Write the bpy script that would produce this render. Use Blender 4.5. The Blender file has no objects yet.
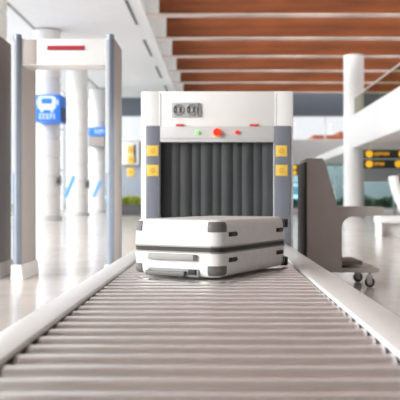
import bpy, bmesh, math, random
from mathutils import Vector, Matrix
random.seed(7)
S = bpy.context.scene
COL = S.collection
F = 750.0; CX, CY = 216.5, 199.0; CAMZ = 0.85

# ---------------------------------------------------------------- camera, world, sun, exposure
cam = bpy.data.cameras.new('camera'); cam_o = bpy.data.objects.new('camera', cam); COL.objects.link(cam_o)
cam_o.location = (0, 0, CAMZ); cam_o.rotation_euler = (math.radians(90), 0, 0)
cam.sensor_width = 36; cam.lens = F / 400 * 36
cam.shift_x = -(CX - 200) / 400; cam.shift_y = -(200 - CY) / 400
cam.clip_start = 0.05; cam.clip_end = 400
cam.dof.use_dof = True; cam.dof.focus_distance = 3.75; cam.dof.aperture_fstop = 4.0
S.camera = cam_o

w = bpy.data.worlds.new('sky'); S.world = w; w.use_nodes = True
nt = w.node_tree; nt.nodes.clear()
wo = nt.nodes.new('ShaderNodeOutputWorld'); bg = nt.nodes.new('ShaderNodeBackground')
tc = nt.nodes.new('ShaderNodeTexCoord'); sp = nt.nodes.new('ShaderNodeSeparateXYZ'); rp = nt.nodes.new('ShaderNodeValToRGB')
nt.links.new(tc.outputs['Generated'], sp.inputs[0]); nt.links.new(sp.outputs['Z'], rp.inputs[0])
rp.color_ramp.elements[0].position = 0.0; rp.color_ramp.elements[0].color = (0.90, 0.95, 1.0, 1)
rp.color_ramp.elements[1].position = 0.6; rp.color_ramp.elements[1].color = (0.93, 0.95, 0.98, 1)
nt.links.new(rp.outputs[0], bg.inputs['Color'])
# the sky is brightest on the sun's side (left), plainer elsewhere
ma = nt.nodes.new('ShaderNodeMapRange'); nt.links.new(sp.outputs['X'], ma.inputs['Value'])
ma.inputs['From Min'].default_value = -0.22; ma.inputs['From Max'].default_value = -1.0
ma.inputs['To Min'].default_value = 0.86; ma.inputs['To Max'].default_value = 5.0
nt.links.new(ma.outputs[0], bg.inputs['Strength'])
nt.links.new(bg.outputs[0], wo.inputs[0])

sun = bpy.data.lights.new('sun', 'SUN'); sun.energy = 3.5; sun.angle = math.radians(25); sun.color = (1.0, 0.98, 0.95)
sun_o = bpy.data.objects.new('sun', sun); COL.objects.link(sun_o)
sun_o.rotation_euler = Vector((-0.70, -0.70, 0.39)).to_track_quat('Z', 'Y').to_euler()
sun_o.location = (-8, -6, 8)

S.view_settings.view_transform = 'Standard'; S.view_settings.look = 'None'
S.view_settings.exposure = 0.38; S.view_settings.gamma = 1.0; S.view_settings.use_curve_mapping = False

def px(x, y, d):
    """a pixel read off the photograph, at a known distance, as metres"""
    return ((x - CX) * d / F, CAMZ - (y - CY) * d / F)

# ---------------------------------------------------------------- materials
MATS = {}
def mat(name, rgb, rough=0.5, metal=0.0, noise=0.0, scale=6.0, emit=0.0, bump=0.0, coat=0.0, stretch=None):
    if name in MATS: return MATS[name]
    m = bpy.data.materials.new(name); m.use_nodes = True; n = m.node_tree.nodes; l = m.node_tree.links
    b = n['Principled BSDF']; c = tuple(rgb) + (1,)
    b.inputs['Base Color'].default_value = c; b.inputs['Roughness'].default_value = rough; b.inputs['Metallic'].default_value = metal
    if coat: b.inputs['Coat Weight'].default_value = coat
    t = n.new('ShaderNodeTexCoord'); mp = n.new('ShaderNodeMapping'); l.new(t.outputs['Object'], mp.inputs[0])
    if stretch: mp.inputs['Scale'].default_value = stretch
    nz = n.new('ShaderNodeTexNoise'); nz.inputs['Scale'].default_value = scale; nz.inputs['Detail'].default_value = 4
    l.new(mp.outputs[0], nz.inputs['Vector'])
    mr = n.new('ShaderNodeMapRange'); mr.inputs['From Min'].default_value = .3; mr.inputs['From Max'].default_value = .7
    mr.inputs['To Min'].default_value = 1 - max(noise, .02); mr.inputs['To Max'].default_value = 1 + max(noise, .02)
    l.new(nz.outputs['Fac'], mr.inputs['Value'])
    mx = n.new('ShaderNodeVectorMath'); mx.operation = 'SCALE'; mx.inputs[0].default_value = rgb
    l.new(mr.outputs[0], mx.inputs['Scale']); l.new(mx.outputs[0], b.inputs['Base Color'])
    if emit:
        b.inputs['Emission Color'].default_value = c; b.inputs['Emission Strength'].default_value = emit
    if bump:
        bp = n.new('ShaderNodeBump'); bp.inputs['Strength'].default_value = bump; bp.inputs['Distance'].default_value = .002
        l.new(nz.outputs['Fac'], bp.inputs['Height']); l.new(bp.outputs[0], b.inputs['Normal'])
    MATS[name] = m; return m

def glass(name, tint=(1, 1, 1), refl=0.08):
    m = bpy.data.materials.new(name); m.use_nodes = True; n = m.node_tree.nodes; l = m.node_tree.links; n.clear()
    o = n.new('ShaderNodeOutputMaterial'); mx = n.new('ShaderNodeMixShader'); tr = n.new('ShaderNodeBsdfTransparent'); gl = n.new('ShaderNodeBsdfGlossy')
    tr.inputs['Color'].default_value = tuple(tint) + (1,); gl.inputs['Roughness'].default_value = .02; mx.inputs[0].default_value = refl
    l.new(tr.outputs[0], mx.inputs[1]); l.new(gl.outputs[0], mx.inputs[2]); l.new(mx.outputs[0], o.inputs[0]); return m

def floor_mat():
    m = bpy.data.materials.new('polished_floor_tiles'); m.use_nodes = True; n = m.node_tree.nodes; l = m.node_tree.links
    b = n['Principled BSDF']; t = n.new('ShaderNodeTexCoord')
    br = n.new('ShaderNodeTexBrick'); br.offset = 0; br.inputs['Scale'].default_value = 1.0
    br.inputs['Brick Width'].default_value = 1.2; br.inputs['Row Height'].default_value = 1.2; br.inputs['Mortar Size'].default_value = .006
    br.inputs['Color1'].default_value = (.76, .70, .65, 1); br.inputs['Color2'].default_value = (.70, .64, .595, 1); br.inputs['Mortar'].default_value = (.50, .46, .43, 1)
    l.new(t.outputs['Object'], br.inputs['Vector'])
    nz = n.new('ShaderNodeTexNoise'); nz.inputs['Scale'].default_value = 1.3; nz.inputs['Detail'].default_value = 8; nz.inputs['Distortion'].default_value = 1.2
    l.new(t.outputs['Object'], nz.inputs['Vector'])
    mr = n.new('ShaderNodeMapRange'); mr.inputs['To Min'].default_value = .82; mr.inputs['To Max'].default_value = 1.16; l.new(nz.outputs['Fac'], mr.inputs['Value'])
    mx = n.new('ShaderNodeVectorMath'); mx.operation = 'SCALE'; l.new(br.outputs['Color'], mx.inputs[0]); l.new(mr.outputs[0], mx.inputs['Scale'])
    l.new(mx.outputs[0], b.inputs['Base Color']); b.inputs['Roughness'].default_value = .16; b.inputs['IOR'].default_value = 1.6
    return m

WHITE = mat('white_paint', (.84, .83, .81), .45, noise=.02)
WHITE_G = mat('white_lacquer', (.86, .85, .83), .3, noise=.02)
CEIL = mat('white_ceiling_board', (.80, .795, .79), .8)
WOOD = mat('orange_brown_timber', (.175, .043, .008), .85, noise=.35, scale=1.2, stretch=(.25, 1, 3))
LATH = mat('pale_batten', (.62, .50, .44), .5, noise=.45, scale=.45)
SLATE = mat('slate_blue_panel', (.155, .18, .22), .45, noise=.04)
BLUEGREY = mat('blue_grey_panel', (.185, .20, .235), .4, noise=.03)
GREYTUBE = mat('blue_grey_aluminium', (.25, .29, .35), .35, .3)
BEIGE = mat('beige_laminate', (.50, .455, .425), .5, noise=.03)
DESKB = mat('taupe_laminate', (.62, .57, .54), .5, noise=.03)
DARKGREY = mat('dark_grey_plastic', (.07, .07, .072), .5)
MIDGREY = mat('mid_grey_plastic', (.27, .27, .27), .5)
CORNER = mat('grey_corner_plastic', (.14, .135, .125), .45, bump=.1)
GREYSIDE = mat('grey_laminate', (.27, .26, .255), .5, noise=.03)
LIGHTGREY = mat('light_grey_metal', (.62, .62, .615), .4, noise=.02)
BLACK = mat('black_rubber', (.02, .02, .02), .6)
RUBBER = mat('lead_curtain_rubber', (.042, .045, .048), .65, noise=.12, scale=3, bump=.2)
STEEL = mat('roller_steel', (.88, .86, .85), .2, .8, noise=.04, scale=9)
CHROME = mat('chrome', (.7, .7, .7), .15, 1)
SHELL = mat('ivory_polycarbonate', (.83, .81, .785), .32, noise=.03, scale=30, bump=.15, coat=.2)
ZIP = mat('zip_tape', (.035, .03, .027), .6); ZIPG = mat('zip_trim', (.30, .28, .25), .4, .3)
YELLOW = mat('yellow_sticker', (.87, .58, .10), .5); AMBERD = mat('brown_print', (.42, .26, .05), .5)
RED = mat('red_button', (.85, .03, .02), .3, emit=.55); REDT = mat('red_tab', (.80, .08, .07), .4)
GREEN = mat('green_lamp', (.25, .8, .2), .3, emit=.6); REDLED = mat('red_display', (.40, .004, .03), .4, emit=.22)
BLUE = mat('blue_sign_face', (.03, .19, .74), .4, emit=.06); BLUED = mat('dark_blue_box', (.03, .05, .12), .5)
SIGNW = mat('sign_white_print', (.66, .80, .90), .5, emit=.15)
SIGNB = mat('black_sign_face', (.015, .015, .016), .4); AMBER = mat('amber_print', (.85, .48, .02), .4, emit=.35)
LED = mat('white_light_strip', (.52, .55, .58), .4, emit=.03)
LEAF = mat('yellow_green_leaf', (.50, .58, .06), .6, noise=.4, scale=8); LEAFD = mat('green_leaf', (.09, .17, .075), .6, noise=.35, scale=8)
PLANTER = mat('charcoal_planter', (.09, .09, .095), .6); TERRA = mat('brick_red_roof', (.26, .065, .025), .7, noise=.2)
PLGREY = mat('pale_grey_wall', (.56, .55, .54), .7); GRASS = mat('outside_ground', (.25, .32, .22), .9, noise=.2, scale=.2)
LAKE = mat('blue_cladding', (.13, .32, .42), .4, noise=.3, scale=.3); BROWN = mat('brown_leather', (.28, .13, .07), .6)
GLASS = glass('clear_glass'); GLASSB = glass('bluish_glass', (.72, .86, .90), .1); GLASST = glass('grey_tinted_balustrade_glass', (.74, .74, .66), .1)
FLOOR = floor_mat()

# ---------------------------------------------------------------- mesh helpers
class MB:
    def __init__(s): s.bm = bmesh.new()
    def box(s, x0, x1, y0, y1, z0, z1, bev=0.0, seg=2):
        t = bmesh.new(); bmesh.ops.create_cube(t, size=1)
        for v in t.verts:
            v.co = Vector(((x0+x1)/2 + v.co.x*(x1-x0), (y0+y1)/2 + v.co.y*(y1-y0), (z0+z1)/2 + v.co.z*(z1-z0)))
        if bev: bmesh.ops.bevel(t, geom=t.edges[:], offset=bev, segments=seg, affect='EDGES', profile=.5)
        s._add(t); return s
    def cyl(s, a, b, r, n=20, r2=None, bev=0):
        a, b = Vector(a), Vector(b); t = bmesh.new()
        bmesh.ops.create_cone(t, cap_ends=True, segments=n, radius1=r, radius2=r if r2 is None else r2, depth=(b-a).length)
        if bev:
            es = [e for e in t.edges if abs(e.verts[0].co.z - e.verts[1].co.z) < 1e-6]
            bmesh.ops.bevel(t, geom=es, offset=bev, segments=2, affect='EDGES')
        M = Matrix.Translation((a+b)/2) @ (b-a).to_track_quat('Z', 'Y').to_matrix().to_4x4()
        t.transform(M); s._add(t); return s
    def sph(s, c, r, sc=(1, 1, 1), u=20, v=12):
        t = bmesh.new(); bmesh.ops.create_uvsphere(t, u_segments=u, v_segments=v, radius=r)
        t.transform(Matrix.Translation(c) @ Matrix.Diagonal((*sc, 1))); s._add(t); return s
    def torus(s, c, R, r, axis='Y', n=28, k=8):
        t = bmesh.new(); rings = []
        for i in range(n):
            a = 2*math.pi*i/n; ring = []
            for j in range(k):
                b = 2*math.pi*j/k; q = R + r*math.cos(b); p = (q*math.cos(a), q*math.sin(a), r*math.sin(b))
                if axis == 'Y': p = (p[0], p[2], p[1])
                if axis == 'X': p = (p[2], p[0], p[1])
                ring.append(t.verts.new(Vector(c) + Vector(p)))
            rings.append(ring)
        for i in range(n):
            for j in range(k):
                t.faces.new((rings[i][j], rings[(i+1) % n][j], rings[(i+1) % n][(j+1) % k], rings[i][(j+1) % k]))
        bmesh.ops.recalc_face_normals(t, faces=t.faces[:]); s._add(t); return s
    def prism(s, pts, y0, y1, axis='Y', bev=0):
        t = bmesh.new(); f = lambda p, y: (p[0], y, p[1]) if axis == 'Y' else ((y, p[0], p[1]) if axis == 'X' else (p[0], p[1], y))
        A = [t.verts.new(f(p, y0)) for p in pts]; B = [t.verts.new(f(p, y1)) for p in pts]; n = len(pts)
        t.faces.new(A); t.faces.new(B)
        for i in range(n): t.faces.new((A[i], A[(i+1) % n], B[(i+1) % n], B[i]))
        bmesh.ops.recalc_face_normals(t, faces=t.faces[:])
        if bev: bmesh.ops.bevel(t, geom=t.edges[:], offset=bev, segments=2, affect='EDGES')
        s._add(t); return s
    def layers(s, rings, cap=True):
        t = bmesh.new(); R = [[t.verts.new(p) for p in r] for r in rings]; n = len(R[0])
        for i in range(len(R)-1):
            for j in range(n): t.faces.new((R[i][j], R[i][(j+1) % n], R[i+1][(j+1) % n], R[i+1][j]))
        if cap: t.faces.new(R[0]); t.faces.new(R[-1])
        bmesh.ops.recalc_face_normals(t, faces=t.faces[:]); s._add(t); return s
    def tube(s, pts, r, n=10):
        pts = [Vector(p) for p in pts]; rings = []
        up = Vector((0, 0, 1))
        for i, p in enumerate(pts):
            d = (pts[min(i+1, len(pts)-1)] - pts[max(i-1, 0)]).normalized()
            u = d.cross(up);  u = u.normalized() if u.length > .05 else Vector((1, 0, 0)); v = d.cross(u)
            rings.append([p + r*(math.cos(2*math.pi*k/n)*u + math.sin(2*math.pi*k/n)*v) for k in range(n)])
        return s.layers(rings)
    def _add(s, t):
        me = bpy.data.meshes.new('tmp'); t.to_mesh(me); s.bm.from_mesh(me); bpy.data.meshes.remove(me); t.free()
    def build(s, name, m, parent=None, smooth=True):
        me = bpy.data.meshes.new(name)
        off = Vector((0, 0, 0))
        if parent is not None and not parent.get('_local'):
            off = Vector(parent.location); 
            if parent.parent is not None: off = Vector(parent.parent.location) if not parent.parent.get('_local') else Vector((0, 0, 0))
        if off.length: bmesh.ops.translate(s.bm, verts=s.bm.verts[:], vec=-off)
        s.bm.to_mesh(me); s.bm.free()
        if smooth:
            for p in me.polygons: p.use_smooth = True
            me.set_sharp_from_angle(angle=math.radians(38))
        me.materials.append(m)
        o = bpy.data.objects.new(name, me); COL.objects.link(o)
        if parent is not None: o.parent = parent
        return o

def tag(o, label=None, cat=None, group=None, kind=None):
    if label: o['label'] = label
    if cat: o['category'] = cat
    if group: o['group'] = group
    if kind: o['kind'] = kind
    return o
def thing(name, loc, label, cat, group=None, rz=0):
    o = bpy.data.objects.new(name, None); COL.objects.link(o); o.location = loc; o.rotation_euler = (0, 0, rz); o.empty_display_size = .1
    return tag(o, label, cat, group)
def struct(name, mb, m): return tag(mb.build(name, m), kind='structure')
def local(o): o['_local'] = 1; return o

# ================================================================ SETTING
BACK = 50.0; CZ = 7.6; LX = -9.5
struct('floor', MB().box(-14, 18, -8, BACK + .3, -.2, 0), FLOOR)
struct('ceiling', MB().box(LX, -2.62, -8, BACK, CZ, CZ+.3), CEIL)
struct('ceiling_timber', MB().box(-2.62, 18, -8, 7, 9.0, 9.2), mat('pale_ceiling_timber', (.50, .39, .33), .6, noise=.15, scale=1.2, stretch=(.25, 1, 3)))  # unseen near roof, closed above the rollers to darken their reflections
sk = MB()
for i in range(4, 15): sk.box(-2.62, 18, -8+4*i+.1, -8+4*i+.22, 9.02, 9.14)
for i in range(11): sk.box(-2.62+2.06*i-.03, -2.62+2.06*i+.03, 14, BACK, 9.02, 9.12)
sk = struct('window_6', sk, WHITE)
MB().box(-2.62, 18, 7, BACK, 9.05, 9.07).build('skylight_pane', glass('skylight_glass', (.95, .95, .95), .06), sk)
struct('wall_front_added', MB().box(-9.5, 18, -8.3, -8, 0, 9.1), mat('grey_added_wall', (.40, .39, .38), .7))  # unseen wall behind the camera, added to cut light on the suitcase's right face
struct('wall_right_added', MB().box(18, 18.3, -8, BACK+.3, 0, 9.1), PLGREY)  # unseen wall added to block light from the right
struct('trim_1', MB().box(-7.26, -7.17, 20, 49.8, CZ-.03, CZ), GREYSIDE)
struct('trim_2', MB().box(-2.70, -2.56, -8, BACK, CZ-.06, CZ+1.4), WHITE)

# back wall
struct('wall_back', MB().box(-7.1, 18, BACK, BACK+.3, 3.1, 4.78).box(9.8, 18, BACK, BACK+.3, 2.05, 3.1), PLGREY)
struct('wall_back_upper', MB().box(-7.1, 18, BACK, BACK+.3, 6.39, 9.0), SLATE)
struct('wall_back_sill', MB().box(LX, 18, BACK, BACK+.25, 0, .25), PLGREY)
def window(k, x0, x1, z0, z1, nx, nz, gm, name, y=BACK+.1):
    fr = MB()
    for i in range(nx+1):
        x = x0 + (x1-x0)*i/nx; fr.box(x-.04, x+.04, y-.06, y+.06, z0, z1)
    for j in range(nz+1):
        z = z0 + (z1-z0)*j/nz; fr.box(x0, x1, y-.05, y+.05, z-.035, z+.035)
    r = struct(name, fr, WHITE); g = MB().box(x0, x1, y-.01, y+.01, z0, z1).build('pane', gm, r); return r
window(1, -7.1, 18, 4.80, 6.37, 7, 1, GLASS, 'window_1')
window(2, -7.1, 9.8, .25, 3.08, 9, 2, GLASSB, 'window_2')
window(3, 9.8, 18, .25, 2.04, 4, 1, GLASSB, 'window_3')
window(4, LX, -7.14, .25, 7.55, 2, 4, GLASS, 'window_4')
# glazed side wall, left
fr = MB()
for i in range(30):
    y = -8 + 58*i/29; fr.box(LX-.05, LX+.05, y-.05, y+.05, 0, CZ)
for z in (.1, 2.6, 5.1, 7.5): fr.box(LX-.05, LX+.05, -8, BACK, z-.05, z+.05)
r = struct('window_5', fr, WHITE); MB().box(LX-.01, LX+.01, -8, 14, .1, 7.5).build('pane', GLASS, r)
MB().box(LX-.01, LX+.01, 14, BACK, .1, 7.5).build('tinted_pane', glass('light_dimming_glass', (.84, .85, .86), .08), r)  # tint added to hold back daylight in the far hall

# mezzanine on the right
MX = 6.24
struct('wall_mezzanine', MB().box(MX, MX+.25, 15, 34.6, 3.2, 4.69, bev=.02).box(MX+.25, 18, 15, BACK, 3.2, 3.6), WHITE)
b = thing('glass_balustrade', (MX+.12, 25, 4.69), 'grey tinted glass balustrade along the top of the white mezzanine', 'balustrade')
for i in range(8):
    y0 = 15 + i*2.44; MB().box(MX+.10, MX+.12, y0+.02, y0+2.42, 4.69, 5.50).build('glass_panel', GLASST, b)
MB().cyl((MX+.11, 15, 5.52), (MX+.11, 34.5, 5.52), .03).build('handrail', LIGHTGREY, b)

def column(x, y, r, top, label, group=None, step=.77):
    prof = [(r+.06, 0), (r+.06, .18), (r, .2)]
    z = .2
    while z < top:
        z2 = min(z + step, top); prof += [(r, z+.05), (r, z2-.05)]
        if z2 < top: prof += [(r-.05, z2-.03), (r-.05, z2+.03)]  # ring grooves cut into the shaft imitate louvre shadow bands
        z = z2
    o = thing('round_column', (x, y, 0), label, 'column', group)
    lay = lambda p: MB().layers([[(x+q*math.cos(2*math.pi*k/40), y+q*math.sin(2*math.pi*k/40), zz) for k in range(40)] for q, zz in p])
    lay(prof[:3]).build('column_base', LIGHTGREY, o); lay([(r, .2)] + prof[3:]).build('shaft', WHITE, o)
    return o
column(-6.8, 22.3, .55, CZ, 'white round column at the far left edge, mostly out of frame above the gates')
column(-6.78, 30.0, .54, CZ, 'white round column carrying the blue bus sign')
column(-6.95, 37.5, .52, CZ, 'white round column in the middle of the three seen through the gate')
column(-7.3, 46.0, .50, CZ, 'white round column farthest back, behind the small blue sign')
column(6.42, 35.1, .467, 7.6, 'tall white round column at the end of the mezzanine under the timber ceiling', step=99)

# timber beams
for i in range(-8, 8):
    y = 23.4 + 4.0*i
    if y > 49.8: break
    nm = ['just out of frame at the top', 'nearest visible, at the very top', 'second visible from the front', 'third visible from the front', 'fourth visible from the front', 'fifth visible from the front', 'farthest back, by the slate wall'][i] if i >= 0 else 'overhead, out of the picture'
    bt = thing('ceiling_beam', (0, y, CZ), 'orange-brown timber ceiling beam, ' + nm, 'beam', 'timber ceiling beams')
    MB().box(-2.1, 18, y, y+.45, CZ+.03, CZ+1.4).build('beam_face', WOOD, bt)
    MB().box(-2.56, -2.1, y-.02, y+.5, CZ+.03, CZ+1.4).build('beam_end', WHITE, bt)
    MB().box(-2.56, 18, y-.02, y+.47, CZ-.01, CZ+.03).build('batten', LATH, bt)
for i in range(4):
    y = 25.4 + 6.4*i
    v = thing('ceiling_vent', (-3.07, y+1.8, CZ), 'thin dark slot vent in the white ceiling, ' + ['nearest', 'second', 'third', 'farthest'][i] + ' of the row beside the timber', 'vent', 'ceiling slot vents')
    MB().box(-3.12, -3.02, y, y+3.6, CZ-.012, CZ+.0).build('slot', DARKGREY, v)
    f = MB()
    f.box(-3.14, -3.12, y, y+3.6, CZ-.02, CZ); f.box(-3.02, -3.0, y, y+3.6, CZ-.02, CZ); f.build('frame', LIGHTGREY, v)

# outside
struct('outside_ground', MB().box(-60, 70, BACK+.4, 140, -.3, -.1), GRASS)
o = thing('outbuilding', (9, 64, 0), 'brick-red roofed building outside beyond the back windows', 'building')
MB().box(7.9, 16, 60, 68, -.1, 4.9).build('wall', PLGREY, o)
MB().box(7.7, 9.7, 59.8, 69, 4.9, 5.95).box(9.7, 16.2, 59.6, 69, 4.9, 6.2).build('roof', TERRA, o)
MB().cyl((9.3, 61, 5.9), (9.3, 61, 7.0), .05).cyl((9.05, 61, 6.8), (9.55, 61, 6.8), .03).build('antenna', LIGHTGREY, o)
o = thing('blue_building', (6, 78, 0), 'low blue clad building far outside behind the lower windows', 'building')
MB().box(-12, 40, 78, 84, -.1, 2.6).build('wall', LAKE, o)
MB().box(-12, 40, 77.9, 78.0, .9, 1.3).box(-12, 40, 77.9, 78, 2.2, 2.4).build('window_band', SIGNW, o)

def foliage(cx, cy, cz, sx, sy, sz, n, leaf, seed):
    rnd = random.Random(seed); mb = MB()
    t = bmesh.new()
    for i in range(n):
        while True:
            p = Vector((rnd.uniform(-1, 1), rnd.uniform(-1, 1), rnd.uniform(-1, 1)))
            if .35 < p.length < 1: break
        c = Vector((cx+p.x*sx, cy+p.y*sy, cz+p.z*sz))
        M = Matrix.Rotation(rnd.uniform(0, 6.28), 3, 'Z') @ Matrix.Rotation(rnd.uniform(-1.2, 1.2), 3, 'X')
        L = leaf*rnd.uniform(.7, 1.4)
        q = [M @ Vector(v) for v in ((0, -L, 0), (L*.4, 0, L*.15), (0, L, -L*.1), (-L*.4, 0, L*.15))]
        t.faces.new([t.verts.new(c+v) for v in q])
    mb._add(t); return mb
for i, (x, y, h) in enumerate([(7.5, 56, .85), (10.6, 57, 1.05), (13.4, 56, .9), (4.6, 57, .8)]):
    t = thing('shrub', (x, y, -.1), 'round green shrub outside the back windows, ' + ['left of the middle', 'the tallest', 'rightmost', 'leftmost'][i], 'shrub', 'shrubs outside')
    foliage(x, y, h*.6, 1.5, .8, h*.55, 900, .16, i).build('foliage', LEAFD, t); MB().cyl((x, y, -.1), (x, y, h*.7), .06, r2=.03).build('stem', BROWN, t)

# ================================================================ CONVEYOR
BZ = .47
CL, CR = -.488, .433
cv = thing('roller_conveyor', (-.02, 3.0, 0), 'steel roller conveyor with white side rails running into the baggage scanner', 'conveyor')
Y0, Y1 = .30, 6.30
def rail(x0, x1, inner):
    m = MB().box(x0, x1, Y0-.15, Y1, .470, .487, bev=.004)
    if inner > 0: m.box(x0, x0+.02, Y0-.15, Y1, .24, .475)
    else: m.box(x1-.02, x1, Y0-.15, Y1, .24, .475)
    return m
for a in (CL-.02, CR+.012): MB().box(a, a+.008, Y0-.15, Y1, .28, .471).build('inner_plate', MIDGREY, cv)
rail(-.594, CL, 1).build('side_rail', WHITE_G, cv); rail(CR, .566, -1).build('side_rail', WHITE_G, cv)
PITCH = .1196; k = 0; y = .40
while y < Y1 - .05:
    R = .046
    MB().cyl((CL-.004, y, BZ-R), (CR+.004, y, BZ-R), R, 40, bev=.004).build('roller', STEEL, cv)
    y += PITCH; k += 1
MB().box(CL, CR, Y0-.1, Y1, .30, .315).build('light_block_pan', DARKGREY, cv)  # dark pan added under the rollers to shut out light from the floor
for yy in (.55, 3.0, 5.6):
    for xx in (-.55, .51):
        MB().box(xx, xx+.04, yy-.03, yy+.03, .02, .30).cyl((xx+.02, yy, 0), (xx+.02, yy, .03), .04).build('leg', MIDGREY, cv)
    MB().box(-.53, .52, yy-.02, yy+.02, .24, .298).build('cross_beam', MIDGREY, cv)

# ================================================================ SCANNER
D = 6.33; sc = thing('baggage_scanner', (0, D, 0), 'large white baggage x-ray scanner with grey strip curtain at the end of the conveyor', 'scanner')
X = lambda p, d=D: (p - CX)*d/F
Z = lambda p, d=D: CAMZ - (p - CY)*d/F
xl, xr, zt = X(141), X(293.3), Z(91)
il, ir = X(160), X(274); ct = Z(142)
body = MB().box(xl, il, D, D+2.2, .1, zt, bev=.012).box(ir, xr, D, D+2.2, .1, zt, bev=.012).box(il-.02, ir+.02, D+.002, D+2.2, Z(126.5), zt-.002, bev=.004).box(il-.02, ir+.02, D+.01, D+2.2, .1, .40)
body.build('body', WHITE_G, sc)
MB().box(il, ir, D-.012, D+.3, ct, Z(126.3), bev=.004).build('control_panel', LIGHTGREY, sc)
MB().box(il+.004, ir-.004, D-.02, D-.01, Z(138.6), Z(138.0)).build('panel_groove', LIGHTGREY, sc)
for a, c in ((146, 160), (274, 290.5)):
    sp_ = MB().box(X(a), X(c), D-.014, D+.01, .14, Z(126), bev=.004).build('side_panel', BLUEGREY, sc)
for a in (160.3, 276):
    MB().box(X(a)-.003, X(a)+.003, D-.003, D+.01, Z(126), zt-.02).build('seam', LIGHTGREY, sc)
# curtain
n = 11; cw = (ir-il)/n
for i in range(n):
    yy = D+.07 + (.008 if i % 2 else 0)
    x0 = il + i*cw - .006; x1 = x0 + cw + .010; rings = []
    pts = []
    for q in range(9):
        u = q/8; pts.append((x0+(x1-x0)*u, yy - .014*math.sin(math.pi*u)))
    for q in range(8, -1, -1):
        u = q/8; pts.append((x0+(x1-x0)*u, yy + .004 - .014*math.sin(math.pi*u)))
    MB().prism(pts, .480, ct+.02, 'Z').build('curtain_strip', RUBBER, sc)
MB().box(il, ir, D+1.2, D+1.22, .42, ct).build('tunnel_dark_sheet', BLACK, sc)  # black sheet across the tunnel stands in for its dark interior
# sockets / fans
fx0, fx1, fz0, fz1 = X(171.5), X(200.5), Z(117), Z(103)
fp = MB().box(fx0, fx1, D-.018, D+.004, fz0, fz1, bev=.004).build('socket_plate', mat('socket_grey', (.46, .47, .48), .5), sc)
for p in (178.6, 191.8):
    c = (X(p), D-.02, Z(110))
    f = MB().torus(c, .042, .008).cyl((c[0], D-.022, c[2]), (c[0], D-.010, c[2]), .040, 28)
    o = f.build('socket', MIDGREY, fp)
    g = MB()
    for kx in (-.016, .016): g.cyl((c[0]+kx, D-.026, c[2]), (c[0]+kx, D-.018, c[2]), .007, 12)
    for a in (.6, 2.5, 3.8, 5.6): g.box(c[0]+.03*math.cos(a)-.008, c[0]+.03*math.cos(a)+.008, D-.026, D-.018, c[2]+.03*math.sin(a)-.006, c[2]+.03*math.sin(a)+.006)
    g.build('socket_hole', BLACK, sc)
    MB().box(c[0]-.008, c[0]+.01, D-.030, D-.02, c[2]-.014, c[2]+.01, bev=.002).build('socket_insert', BEIGE, sc)
MB().box(X(198.2), X(198.9), D-.021, D-.015, fz0+.006, fz1-.006).build('socket_edge', DARKGREY, sc)
for a, c in ((175.8, 184), (249.5, 258.5)):
    MB().box(X(a), X(c), D-.024, D+.002, Z(126.2), Z(124.3), bev=.003).build('tab', REDT, sc)
def lamp(p, q, r, m, nm, collar=True):
    c = (X(p), Z(q)); t = MB()
    t.cyl((c[0], D-.03, c[1]), (c[0], D-.011, c[1]), r, 24, bev=.003).sph((c[0], D-.03, c[1]), r*.9, (1, .5, 1)); o = t.build(nm, m, sc)
lamp(197.6, 132.6, .017, GREEN, 'indicator_lamp'); lamp(237, 132.6, .018, RED, 'indicator_lamp')
MB().cyl((X(217.3), D-.018, Z(132.8)), (X(217.3), D-.011, Z(132.8)), .037, 28).build('button_surround', mat('button_yellow', (.9, .45, .04), .4), sc)
MB().cyl((X(217), D-.05, Z(132.6)), (X(217), D-.016, Z(132.6)), .018, 24).cyl((X(217), D-.065, Z(132.6)), (X(217), D-.045, Z(132.6)), .031, 28, bev=.005).build('emergency_button', RED, sc)
for (a, c, e, g) in ((147, 158.6, 145.6, 156.2), (147, 158.8, 165, 176.2), (275.6, 287, 145.6, 156.6), (275.6, 287.5, 165, 176)):
    st = MB().box(X(a), X(c), D-.018, D-.012, Z(g), Z(e), bev=.001).build('warning_sticker', YELLOW, sc)
    mx_, mz_ = (X(a)+X(c))/2, (Z(g)+Z(e))/2
    MB().torus((mx_, D-.019, mz_), .017, .0022).cyl((mx_, D-.021, mz_-.004), (mx_, D-.017, mz_-.004), .004, 10).build('sticker_symbol', AMBERD, sc)
for xx in (xl+.08, xr-.08):
    for yy in (D+.12, D+2.05): MB().cyl((xx, yy, 0), (xx, yy, .12), .04).build('foot', BLACK, sc)

# ================================================================ SUITCASE
LL, WW, TH = .81, .495, .285; PHI = math.radians(28)
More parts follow.
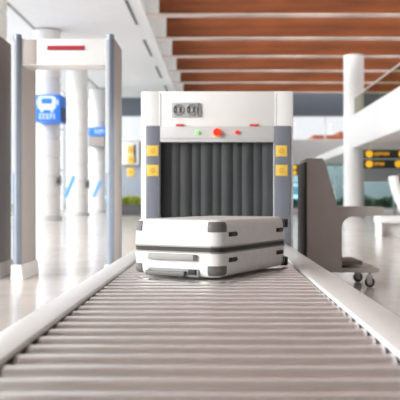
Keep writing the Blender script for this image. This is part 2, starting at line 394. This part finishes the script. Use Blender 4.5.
# near corner sits at the local origin: long side along +x local, handle end along +y local
NC = Vector((.016, 3.45, BZ))
ux = Vector((math.sin(PHI), math.cos(PHI), 0)); uy = Vector((-math.cos(PHI), math.sin(PHI), 0))
sx_rot = math.atan2(ux.y, ux.x)
cen = NC + ux*(LL/2) + uy*(WW/2)
su = local(thing('suitcase', cen, 'white hard-shell suitcase with dark zip band lying flat on the rollers', 'suitcase', rz=sx_rot))
def rrect(a, b, r, inset=0, nc=10, ns=60, ribs=False, ribd=.0022):
    """outline of a rounded rectangle a x b; local axes; handle end is x=-a/2"""
    pts = []; r = max(r, inset + .004)
    def side(p, q, nrm, ribs_):
        L = (Vector(q)-Vector(p)).length
        for i in range(ns):
            u = i/ns; c = Vector(p).lerp(Vector(q), u); off = 0
            if ribs_:
                ph = abs(((u*8) % 1) - .5); off = -ribd*max(0, 1-ph/.12) if .04 < u < .96 else 0
            pts.append((c.x+nrm[0]*(off-inset), c.y+nrm[1]*(off-inset)))
    def arc(cx, cy, a0):
        for i in range(nc):
            t = a0 + math.pi/2*i/nc; rr = max(r-inset, .004); pts.append((cx+rr*math.cos(t), cy+rr*math.sin(t)))
    A, B = a/2, b/2
    side((A, -B+r), (A, B-r), (1, 0), False); arc(A-r, B-r, 0)
    side((A-r, B), (-A+r, B), (0, 1), ribs); arc(-A+r, B-r, math.pi/2)
    side((-A, B-r), (-A, -B+r), (-1, 0), False); arc(-A+r, -B+r, math.pi)
    side((-A+r, -B), (A-r, -B), (0, -1), ribs); arc(A-r, -B+r, math.pi*1.5)
    return pts
CR_ = .062
def shell(z_in, z_out):
    sgn = 1 if z_out > z_in else -1; er = .034; rings = []
    prof = [(0.004, z_in), (0, z_in+sgn*.006)]
    zz = z_out - sgn*er
    for i in range(1, 5): prof.append((.0008*i, z_in+(zz-z_in)*i/4))
    for i in range(1, 9):
        t = math.pi/2*i/8; prof.append((.0032 + er*(1-math.cos(t)), zz + sgn*er*math.sin(t)))
    prof.append((.07, z_out)); prof.append((.12, z_out+sgn*.002))
    for ins, z in prof: rings.append([(p[0], p[1], z) for p in rrect(LL, WW, CR_, min(ins, .2), ribs=(ins < .03))])
    return MB().layers(rings)
zc = TH/2
shell(zc+.012, TH-.002).build('upper_shell', SHELL, su)
shell(zc-.012, .012).build('lower_shell', SHELL, su)
MB().layers([[(p[0], p[1], z) for p in rrect(LL, WW, CR_, i)] for i, z in ((.006, zc-.0115), (.002, zc-.010), (.002, zc+.010), (.006, zc+.0115))]).build('zip_band', ZIP, su)
for z in (zc+.014, zc-.014):
    MB().layers([[(p[0], p[1], zz) for p in rrect(LL, WW, CR_, i)] for i, zz in ((.004, z-.0045), (-.003, z-.003), (-.003, z+.003), (.004, z+.0045))]).build('zip_trim', ZIPG, su)
# corner guards
def guard(sx, sy, zlo, zhi, top):
    A, B = LL/2, WW/2; rings = []; mb = MB()
    cx, cy = sx*(A-CR_), sy*(B-CR_); a0 = math.atan2(sy, sx); ext = .003
    def path(off):
        p = []
        r = CR_ + off
        tA, tB = a0-math.pi/4, a0+math.pi/4
        dA = Vector((-math.sin(tA), math.cos(tA))) * -1; dB = Vector((-math.sin(tB), math.cos(tB)))
        sA = Vector((cx+r*math.cos(tA), cy+r*math.sin(tA))); sB = Vector((cx+r*math.cos(tB), cy+r*math.sin(tB)))
        p.append(sA + dA*ext)
        for i in range(13):
            t = tA + math.pi/2*i/12; p.append(Vector((cx+r*math.cos(t), cy+r*math.sin(t))))
        p.append(sB + dB*ext); return p
    sgn = 1 if top else -1; er = .034; edge = TH-.002 if top else .012
    levels = []
    for i in range(14):
        z = zlo + (zhi-zlo)*i/13
        dz = sgn*(z - (edge - sgn*er)); ins = 0 if dz <= 0 else er*(1-math.sqrt(max(0, 1-min(1, dz/er)**2)))
        o = .0042 if 0 < i < 13 else -.004
        levels.append((z, -(ins+.002) + o))
    m = len(path(0)); outer = [[(q.x, q.y, z) for q in path(off)] for z, off in levels]; inner = [[(q.x, q.y, z) for q in path(off-.006)] for z, off in levels]
    rings = [o_ + i_[::-1] for o_, i_ in zip(outer, inner)]
    return mb.layers(rings)
for sx_ in (-1, 1):
    for sy_ in (-1, 1):
        guard(sx_, sy_, TH-.062, TH-.010, True).build('corner_guard', CORNER, su)
        guard(sx_, sy_, .019, .070, False).build('corner_guard', CORNER, su)
# side feet on the long side facing right (local -y)
for fx in (-LL/2+.135, LL/2-.115):
    for fz in (TH-.072, .092):
        MB().cyl((fx-.034, -WW/2-.001, fz), (fx+.034, -WW/2-.001, fz), .0085, 14, bev=.004).box(fx-.042, fx+.042, -WW/2-.002, -WW/2+.006, fz-.011, fz+.011, bev=.003).build('side_foot', BLACK, su)
# carry handle on the end face (local -x)
hx = -LL/2
hy0, hy1 = -WW/2+.118, WW/2-.112
h = MB(); h.box(hx-.022, hx-.010, hy0, hy1, .090, .122, bev=.005)
h.box(hx-.014, hx+.004, hy0, hy0+.035, .093, .119, bev=.004).box(hx-.014, hx+.004, hy1-.035, hy1, .093, .119, bev=.004)
ho = h.build('carry_handle', mat('grey_handle', (.33, .32, .30), .45), su)
MB().box(hx-.024, hx-.021, hy0+.004, hy0+.012, .093, .119).build('handle_cap', DARKGREY, ho)
# telescopic handle near the bottom edge
MB().box(hx-.005, hx+.01, hy0-.01, hy1+.012, .012, .050, bev=.008).build('pull_handle_housing', MIDGREY, su)
p = MB().box(hx-.032, hx-.016, hy0+.055, hy1+.008, .016, .040, bev=.007)
p.cyl((hx-.02, hy1-.006, .033), (hx+.02, hy1-.006, .033), .009).cyl((hx-.02, hy0+.065, .033), (hx+.02, hy0+.065, .033), .009)
p.build('pull_handle', CORNER, su)
MB().box(hx-.016, hx-.002, hy0+.005, hy0+.045, .026, .050, bev=.003).build('combination_lock', BLACK, su)
# wheels on far end (local +x)
for sy_ in (-1, 1):
    for zz, sg in ((TH-.036, 1), (.036, -1)):
        yy = sy_*(WW/2-.036)
        wb = MB().box(LL/2-.012, LL/2+.022, yy-.03, yy+.03, zz-.026, zz+.022, bev=.006).build('wheel_housing', BLACK, su)
        MB().cyl((LL/2+.040, yy-.012, zz), (LL/2+.040, yy+.012, zz), .022, 20, bev=.003).box(LL/2+.008, LL/2+.036, yy-.018, yy-.013, zz-.01, zz+.01).box(LL/2+.008, LL/2+.036, yy+.013, yy+.018, zz-.01, zz+.01).build('wheel', BLACK, su)
MB().box(-.09, .09, WW/2-.004, WW/2+.02, zc+.03, zc+.05, bev=.005).build('side_carry_handle', MIDGREY, su)

# ================================================================ SECURITY GATES
def gate(x0, x1, y, h, dep, label, side_m, disp=True):
    g = thing('metal_detector_gate', ((x0+x1)/2, y, 0), label, 'security gate', 'walk-through metal detector gates')
    th = .086
    for a, in_ in ((x0, 1), (x1-th, -1)):
        MB().box(a, a+th, y+.03, y+dep, .06, h, bev=.008).build('side_panel', side_m, g)
        MB().cyl((a+th/2, y+.025, .14), (a+th/2, y+.025, h+.03), th/2, 24, bev=.006).build('front_tube', GREYTUBE, g)
        MB().box(a-.002, a+.042, y-.018, y+.02, 1.12, h-.03, bev=.006).build('light_strip', LED, g)
        MB().prism([(a-.015, 0), (a+th+.03, 0), (a+th+.012, .16), (a-.012, .16)], y-.03, y+dep+.03, bev=.006).build('foot_cover', WHITE, g)
    MB().box(x0+th-.002, x1-th+.002, y+.03, y+.34, h-.29, h-.01, bev=.008).build('header_box', WHITE_G, g)
    MB().box(x0+th, x0+th+.15, y+.022, y+.04, h-.28, h-.02, bev=.003).build('header_end_plate', BEIGE, g)
    if disp:
        MB().box(X(46.5, y), X(84, y), y+.018, y+.032, Z(49.8, y), Z(45.2, y), bev=.003).build('display_bezel', MIDGREY, g)
        MB().box(X(47, y), X(83.5, y), y+.012, y+.02, Z(49.2, y), Z(45.9, y)).build('display', REDLED, g)
GD = 7.87
gate(X(12.8, GD), X(114, GD), GD, 2.55, .66, 'pale walk-through metal detector gate with a red display on its header', BEIGE)
gate(-3.41, -2.35, GD, 2.62, .72, 'dark grey metal detector gate cut off by the left edge of the picture', GREYSIDE, False)

# ================================================================ OPERATOR DESK
DD = 7.16; dk = thing('operator_desk', (1.1, DD+.3, 0), 'taupe operator console on casters right of the scanner', 'desk')
P = lambda a, b_: (X(a, DD), Z(b_, DD))
prof = [P(307, 158.5), P(322.5, 158), P(325.5, 163), P(331, 183), P(337.5, 206.5), P(384, 207), P(384, 215), P(356, 216.5)]
for i in range(9):
    t = math.pi/2*i/8; prof.append(P(353.5 - 11.5*math.sin(t), 227.5 - 11*math.cos(t)))
prof += [P(342, 262), P(342, 268), P(379, 268), P(379, 272.5), P(307, 272.5)]
MB().prism(prof, DD, DD+.62, bev=.004).build('body', DESKB, dk)
MB().box(X(307, DD)-.02, X(307, DD), DD+.01, DD+.63, .16, Z(162, DD), bev=.004).build('end_panel', DARKGREY, dk)
MB().box(X(336, DD), X(363, DD), DD+.02, DD+.55, Z(265, DD), Z(261.3, DD), bev=.004).build('foot_shelf', mat('dark_taupe', (.20, .17, .155), .5), dk)
for p, yy in ((356.5, DD+.52), (371, DD+.06), (316, DD+.52), (316, DD+.06)):
    xx = X(p, DD) if yy < DD+.3 else X(p, DD+.6)
    if p == 316: xx = X(312, DD)
    c = MB().box(xx-.03, xx+.03, yy-.03, yy+.03, .142, .148).cyl((xx, yy, .1), (xx, yy, .145), .015).prism([(xx-.03, .05), (xx+.005, .04), (xx+.03, .11), (xx-.03, .115)], yy-.022, yy-.016).prism([(xx-.03, .05), (xx+.005, .04), (xx+.03, .11), (xx-.03, .115)], yy+.016, yy+.022).build('caster', LIGHTGREY, dk)
    MB().torus((xx, yy, .05), .036, .014).build('caster_tyre', BLACK, c)
    MB().cyl((xx, yy-.010, .05), (xx, yy+.010, .05), .028).build('caster_hub', mat('caster_hub_grey', (.55, .53, .5), .4), c)

# ================================================================ BACKGROUND THINGS
def textrow(mb, x0, x1, z, h, y, seed):
    r = random.Random(seed); x = x0
    while x < x1 - .02:
        wd = min(h*r.uniform(.45, .7), x1-x)
        k = r.choice((0, 1, 2)); s = h*.18
        mb.box(x, x+s, y-.01, y, z, z+h)
        if k != 1: mb.box(x, x+wd, y-.01, y, z+h-s, z+h)
        if k != 0: mb.box(x, x+wd, y-.01, y, z, z+s)
        mb.box(x, x+wd*.8, y-.01, y, z+h*.42, z+h*.42+s)
        x += wd + h*.14
# big blue bus sign on its column
SD = 28.3; bs = thing('bus_sign', (X(47, SD), SD, Z(122, SD)), 'large blue box sign with a white bus symbol on the column left in the gate', 'sign')
x0, x1, z0, z1 = X(34, SD), X(60.4, SD), Z(121.5, SD), Z(94.3, SD)
MB().box(x0, x1, SD, SD+1.18, z0, z1, bev=.02).build('sign_box', BLUE, bs)
MB().box(x1-.01, x1+.015, SD+.15, SD+1.1, z0+.05, z1-.45).build('side_plate', BLUED, bs)
cx_ = X(46.8, SD); bw = .27; s = MB()
zb0, zb1 = Z(111.5, SD), Z(96, SD); H_ = zb1-zb0
s.box(cx_-bw, cx_+bw, SD-.012, SD+.002, zb1-.09, zb1, bev=.03)
for sg in (-1, 1):
    s.box(cx_+sg*bw-.07, cx_+sg*bw+.07, SD-.012, SD+.002, zb0+.10, zb1-.04, bev=.03)
    s.box(cx_+sg*.19-.05, cx_+sg*.19+.05, SD-.012, SD+.002, zb0-.02, zb0+.10, bev=.02)
    s.box(cx_+sg*(bw+.14)-.03, cx_+sg*(bw+.14)+.03, SD-.012, SD+.002, zb1-.34, zb1-.14, bev=.015)
s.box(cx_-bw, cx_+bw, SD-.012, SD+.002, zb0+.06, zb0+.29, bev=.03)
s.build('bus_symbol', SIGNW, bs)
s = MB(); textrow(s, cx_-.29, cx_+.31, Z(119, SD), .21, SD, 3); s.build('lettering', SIGNW, bs)
# small blue sign
SD = 44.9; bs = thing('blue_overhead_sign', (X(97, SD), SD, Z(147, SD)), 'small blue sign above a dark display on the farthest column', 'sign')
MB().box(X(88.5, SD), X(107, SD), SD, SD+.64, Z(136, SD), Z(127, SD), bev=.02).build('sign_box', BLUE, bs)
s = MB(); textrow(s, X(95, SD), X(104, SD), Z(133.5, SD), .26, SD, 8); s.build('lettering', SIGNW, bs)
MB().box(X(89, SD), X(105.5, SD), SD+.02, SD+.64, Z(146.5, SD), Z(136, SD), bev=.02).build('display_board', MIDGREY, bs)
s = MB()
for r_ in range(3): textrow(s, X(91, SD), X(104, SD), Z(139.5+r_*3, SD), .11, SD+.02, 20+r_)
s.build('display_text', mat('display_print', (.75, .6, .5), .5, emit=.2), bs)
# banner flags
for (xa, ya, xb, yb, dd, lb) in ((66, 197, 72.5, 176, 34.0, 'thin slanted blue flag banner between the nearer two columns'), (93.5, 197, 99.5, 181, 41.0, 'smaller pale blue flag banner before the farthest column')):
    f = thing('flag_banner', (X(xa, dd), dd, 0), lb, 'banner')
    A_ = (X(xa, dd), Z(yb if 0 else ya, dd)); B_ = (X(xb, dd), Z(yb, dd)); wv = .13
    MB().prism([(A_[0]-wv*.8, A_[1]), (A_[0]+wv*.6, A_[1]-.04), (B_[0]+wv, B_[1]-.1), (B_[0]+wv*.6, B_[1]+.05), (B_[0]-wv*.3, B_[1])], dd, dd+.02).build('flag', mat('flag_blue', (.16, .42, .85), .6), f)
    MB().cyl((A_[0]-.12, dd+.03, .03), (A_[0]-.10, dd+.03, A_[1]+.1), .018).cyl((A_[0]-.12, dd+.03, 0), (A_[0]-.12, dd+.03, .04), .2).build('pole', LIGHTGREY, f)
# small boxes fixed on the columns
for x_, y_, r_, lb in ((X(61.5, 30), 29.7, 30, 'small dark grey box fixed to the column under the bus sign'), (X(89, 37.4), 37.3, 37, 'small dark grey box fixed to the middle column')):
    bx = thing('wall_phone', (x_, y_, 1.5), lb, 'phone', 'small boxes on the columns')
    MB().box(x_-.17, x_+.05, y_-.10, y_+.10, 1.38, 1.80, bev=.02).build('box_body', GREYSIDE, bx); MB().box(x_-.12, x_+.0, y_-.14, y_-.10, 1.46, 1.72, bev=.015).build('handset', DARKGREY, bx)

# far partition with white cabinet and yellow notices, plant box
PD = 42.0
pw = thing('partition_wall', (X(140, PD), PD, 0), 'blue-grey partition far behind the scanner, left of it', 'partition')
MB().box(X(113, PD), X(290, PD), PD, PD+.2, 0, Z(141, PD), bev=.01).build('wall_panel', mat('partition_blue', (.30, .34, .40), .6), pw)
MB().box(X(113, PD), X(290, PD), PD-.05, PD+.25, Z(141.2, PD), Z(139.5, PD)).build('cap', WHITE, pw)
cb = thing('wall_cabinet', (X(129, PD), PD-.2, Z(166, PD)), 'white cabinet on the blue-grey partition beyond the gate', 'cabinet')
MB().box(X(121, PD), X(139.5, PD), PD-.25, PD-.002, Z(165, PD), Z(142, PD), bev=.02).build('body', WHITE, cb)
MB().box(X(134.5, PD), X(136.3, PD), PD-.27, PD-.24, Z(163, PD), Z(145, PD)).build('door_gap', BLUED, cb)
for i, (a, c, e, g) in enumerate(((128, 134, 146, 154), (128, 135, 155.5, 164), (127, 134.5, 167.5, 176.5))):
    nb = thing('yellow_notice', ((X(a, PD)+X(c, PD))/2, PD-.27, Z(g, PD)), 'yellow notice ' + ('highest of three on the white cabinet', 'middle of three, low on the white cabinet', 'lowest of three, hanging below the white cabinet')[i], 'notice', 'yellow notices on the cabinet')
    off = -.285 if i < 2 else -.03
    MB().box(X(a, PD), X(c, PD), PD+off, PD+off+.03, Z(g, PD), Z(e, PD), bev=.005).build('board', YELLOW, nb)
    mx_ = (X(a, PD)+X(c, PD))/2; MB().box(mx_-.09, mx_+.09, PD+off-.008, PD+off, Z((e+g)/2, PD)-.03, Z((e+g)/2, PD)+.03).build('print', AMBERD, nb)
PL = 39.0
pl = thing('plant_box', (X(131, PL), PL, 0), 'charcoal planter box with yellow-green shrubs left of the scanner', 'planter')
MB().box(X(120.5, PL), X(150, PL), PL-.3, PL+.3, 0, Z(205, PL), bev=.02).box(X(120, PL), X(150.5, PL), PL-.33, PL+.33, Z(206, PL), Z(204.6, PL), bev=.01).build('box', PLANTER, pl)
for i in range(4):
    x_ = X(124+i*7, PL); foliage(x_, PL, Z(202, PL), .30, .28, .34+.05*(i % 2), 420, .07, 40+i).build('shrub', LEAF, pl)

# hedge planters on the right
for i in range(5):
    x_ = 4.9 + i*1.55 ; yy = 43.5
    if i == 0: x_ = 4.75
    hp = thing('hedge_planter', (x_, yy, 0), 'low dark green hedge planter by the back windows, ' + ('leftmost', 'second from left', 'third from left', 'fourth from left', 'rightmost')[i] + ' of the row', 'planter', 'hedge planters by the back windows')
    MB().box(x_-.68, x_+.68, yy-.25, yy+.25, 0, .32, bev=.02).build('box', WHITE, hp)
    foliage(x_, yy, .52, .70, .28, .34, 500, .08, 60+i).build('hedge', LEAFD, hp)

# overhead black signs under the mezzanine
SD = 32.0
for i, (e, g, bars) in enumerate(((149.6, 158.2, ((374.5, 389.3),)), (159.7, 168.3, ((374.5, 384.5),)))):
    x0, x1 = X(363.8, SD), X(421, SD)
    sg = thing('wayfinding_sign', ((x0+x1)/2, SD, Z(g, SD)), ('upper' if i == 0 else 'lower') + ' black overhead sign with amber symbols under the mezzanine', 'sign', 'black and amber overhead signs')
    MB().box(x0, x1, SD, SD+.18, Z(g, SD), Z(e, SD), bev=.01).build('board', SIGNB, sg)
    for p in (369.2, 398.3 if i else 402):
        MB().cyl((X(p, SD), SD-.02, (Z(e, SD)+Z(g, SD))/2), (X(p, SD), SD, (Z(e, SD)+Z(g, SD))/2), .155, 28).build('symbol', AMBER, sg)
    s = MB()
    for a, c in bars: textrow(s, X(a, SD), X(c, SD), (Z(e, SD)+Z(g, SD))/2-.065, .13, SD-.002, 30+i)
    s.build('lettering', AMBER, sg); s = MB()
    textrow(s, X(407, SD), X(417, SD), (Z(e, SD)+Z(g, SD))/2-.065, .13, SD-.002, 33+i)
    s.build('lettering', AMBER, sg)
    zt2 = 3.2 if i == 0 else Z(158.2, SD)
    for p in (372, 415): MB().cyl((X(p, SD), SD+.09, Z(e, SD)-.01), (X(p, SD), SD+.09, zt2), .02).build('hanger', LIGHTGREY, sg)
# little amber sign seen between scanner and desk
SD = 34.0
sg = thing('gate_sign', (X(294, SD), SD, Z(175, SD)), 'small black and amber sign seen in the gap between scanner and console', 'sign')
MB().box(X(288, SD), X(299, SD), SD, SD+.1, Z(175.5, SD), Z(164.5, SD), bev=.01).build('board', SIGNB, sg)
for q in (167.3, 172.8): MB().cyl((X(294.5, SD), SD-.02, Z(q, SD)), (X(294.5, SD), SD, Z(q, SD)), .10, 24).build('symbol', AMBER, sg)
MB().cyl((X(289, SD), SD+.05, 0), (X(289, SD), SD+.05, Z(170, SD)), .03).build('post', LIGHTGREY, sg)

# white lounge chair and low table at the right edge
CD = 18.0
lc = thing('lounge_chair', (4.45, CD, 0), 'white curved-back lounge chair with brown cushion at the right edge', 'chair')
bk = []
for i in range(9):
    t = i/8; bk.append((X(390.5, CD)+.02+.34*t**1.5, Z(176, CD) - (Z(176, CD)-.42)*t))
back = bk + [(p[0]+.10, p[1]) for p in bk[::-1]]
MB().prism(back, CD-.3, CD+.35, bev=.01).build('backrest', WHITE_G, lc)
cu = [(p[0]+.11, p[1]) for p in bk[:8]] ; MB().prism(cu + [(p[0]+.09, p[1]) for p in cu[::-1]], CD-.26, CD+.31, bev=.01).build('cushion', BROWN, lc)
MB().box(4.50, 5.25, CD-.3, CD+.35, .34, .44, bev=.02).build('seat', WHITE_G, lc)
for a in (4.6, 5.15):
    for yy in (CD-.22, CD+.27): MB().cyl((a, yy, 0), (a, yy, .35), .02).build('leg', CHROME, lc)
TD = 16.5
lt = thing('low_table', (4.2, TD, 0), 'low white table in front of the lounge chair at the right edge', 'table')
MB().box(X(380, TD), X(425, TD), TD, TD+.7, .32, Z(216.5, TD), bev=.02).build('tabletop', WHITE_G, lt)
for a in (X(382, TD), X(421, TD)): MB().box(a-.02, a+.02, TD+.04, TD+.66, 0, .33, bev=.01).build('side_leg', WHITE_G, lt)
MB().box(X(382, TD), X(421, TD), TD+.3, TD+.33, 0, .33).build('back_board', WHITE_G, lt)
for o in bpy.data.objects:
    if '_local' in o: del o['_local']
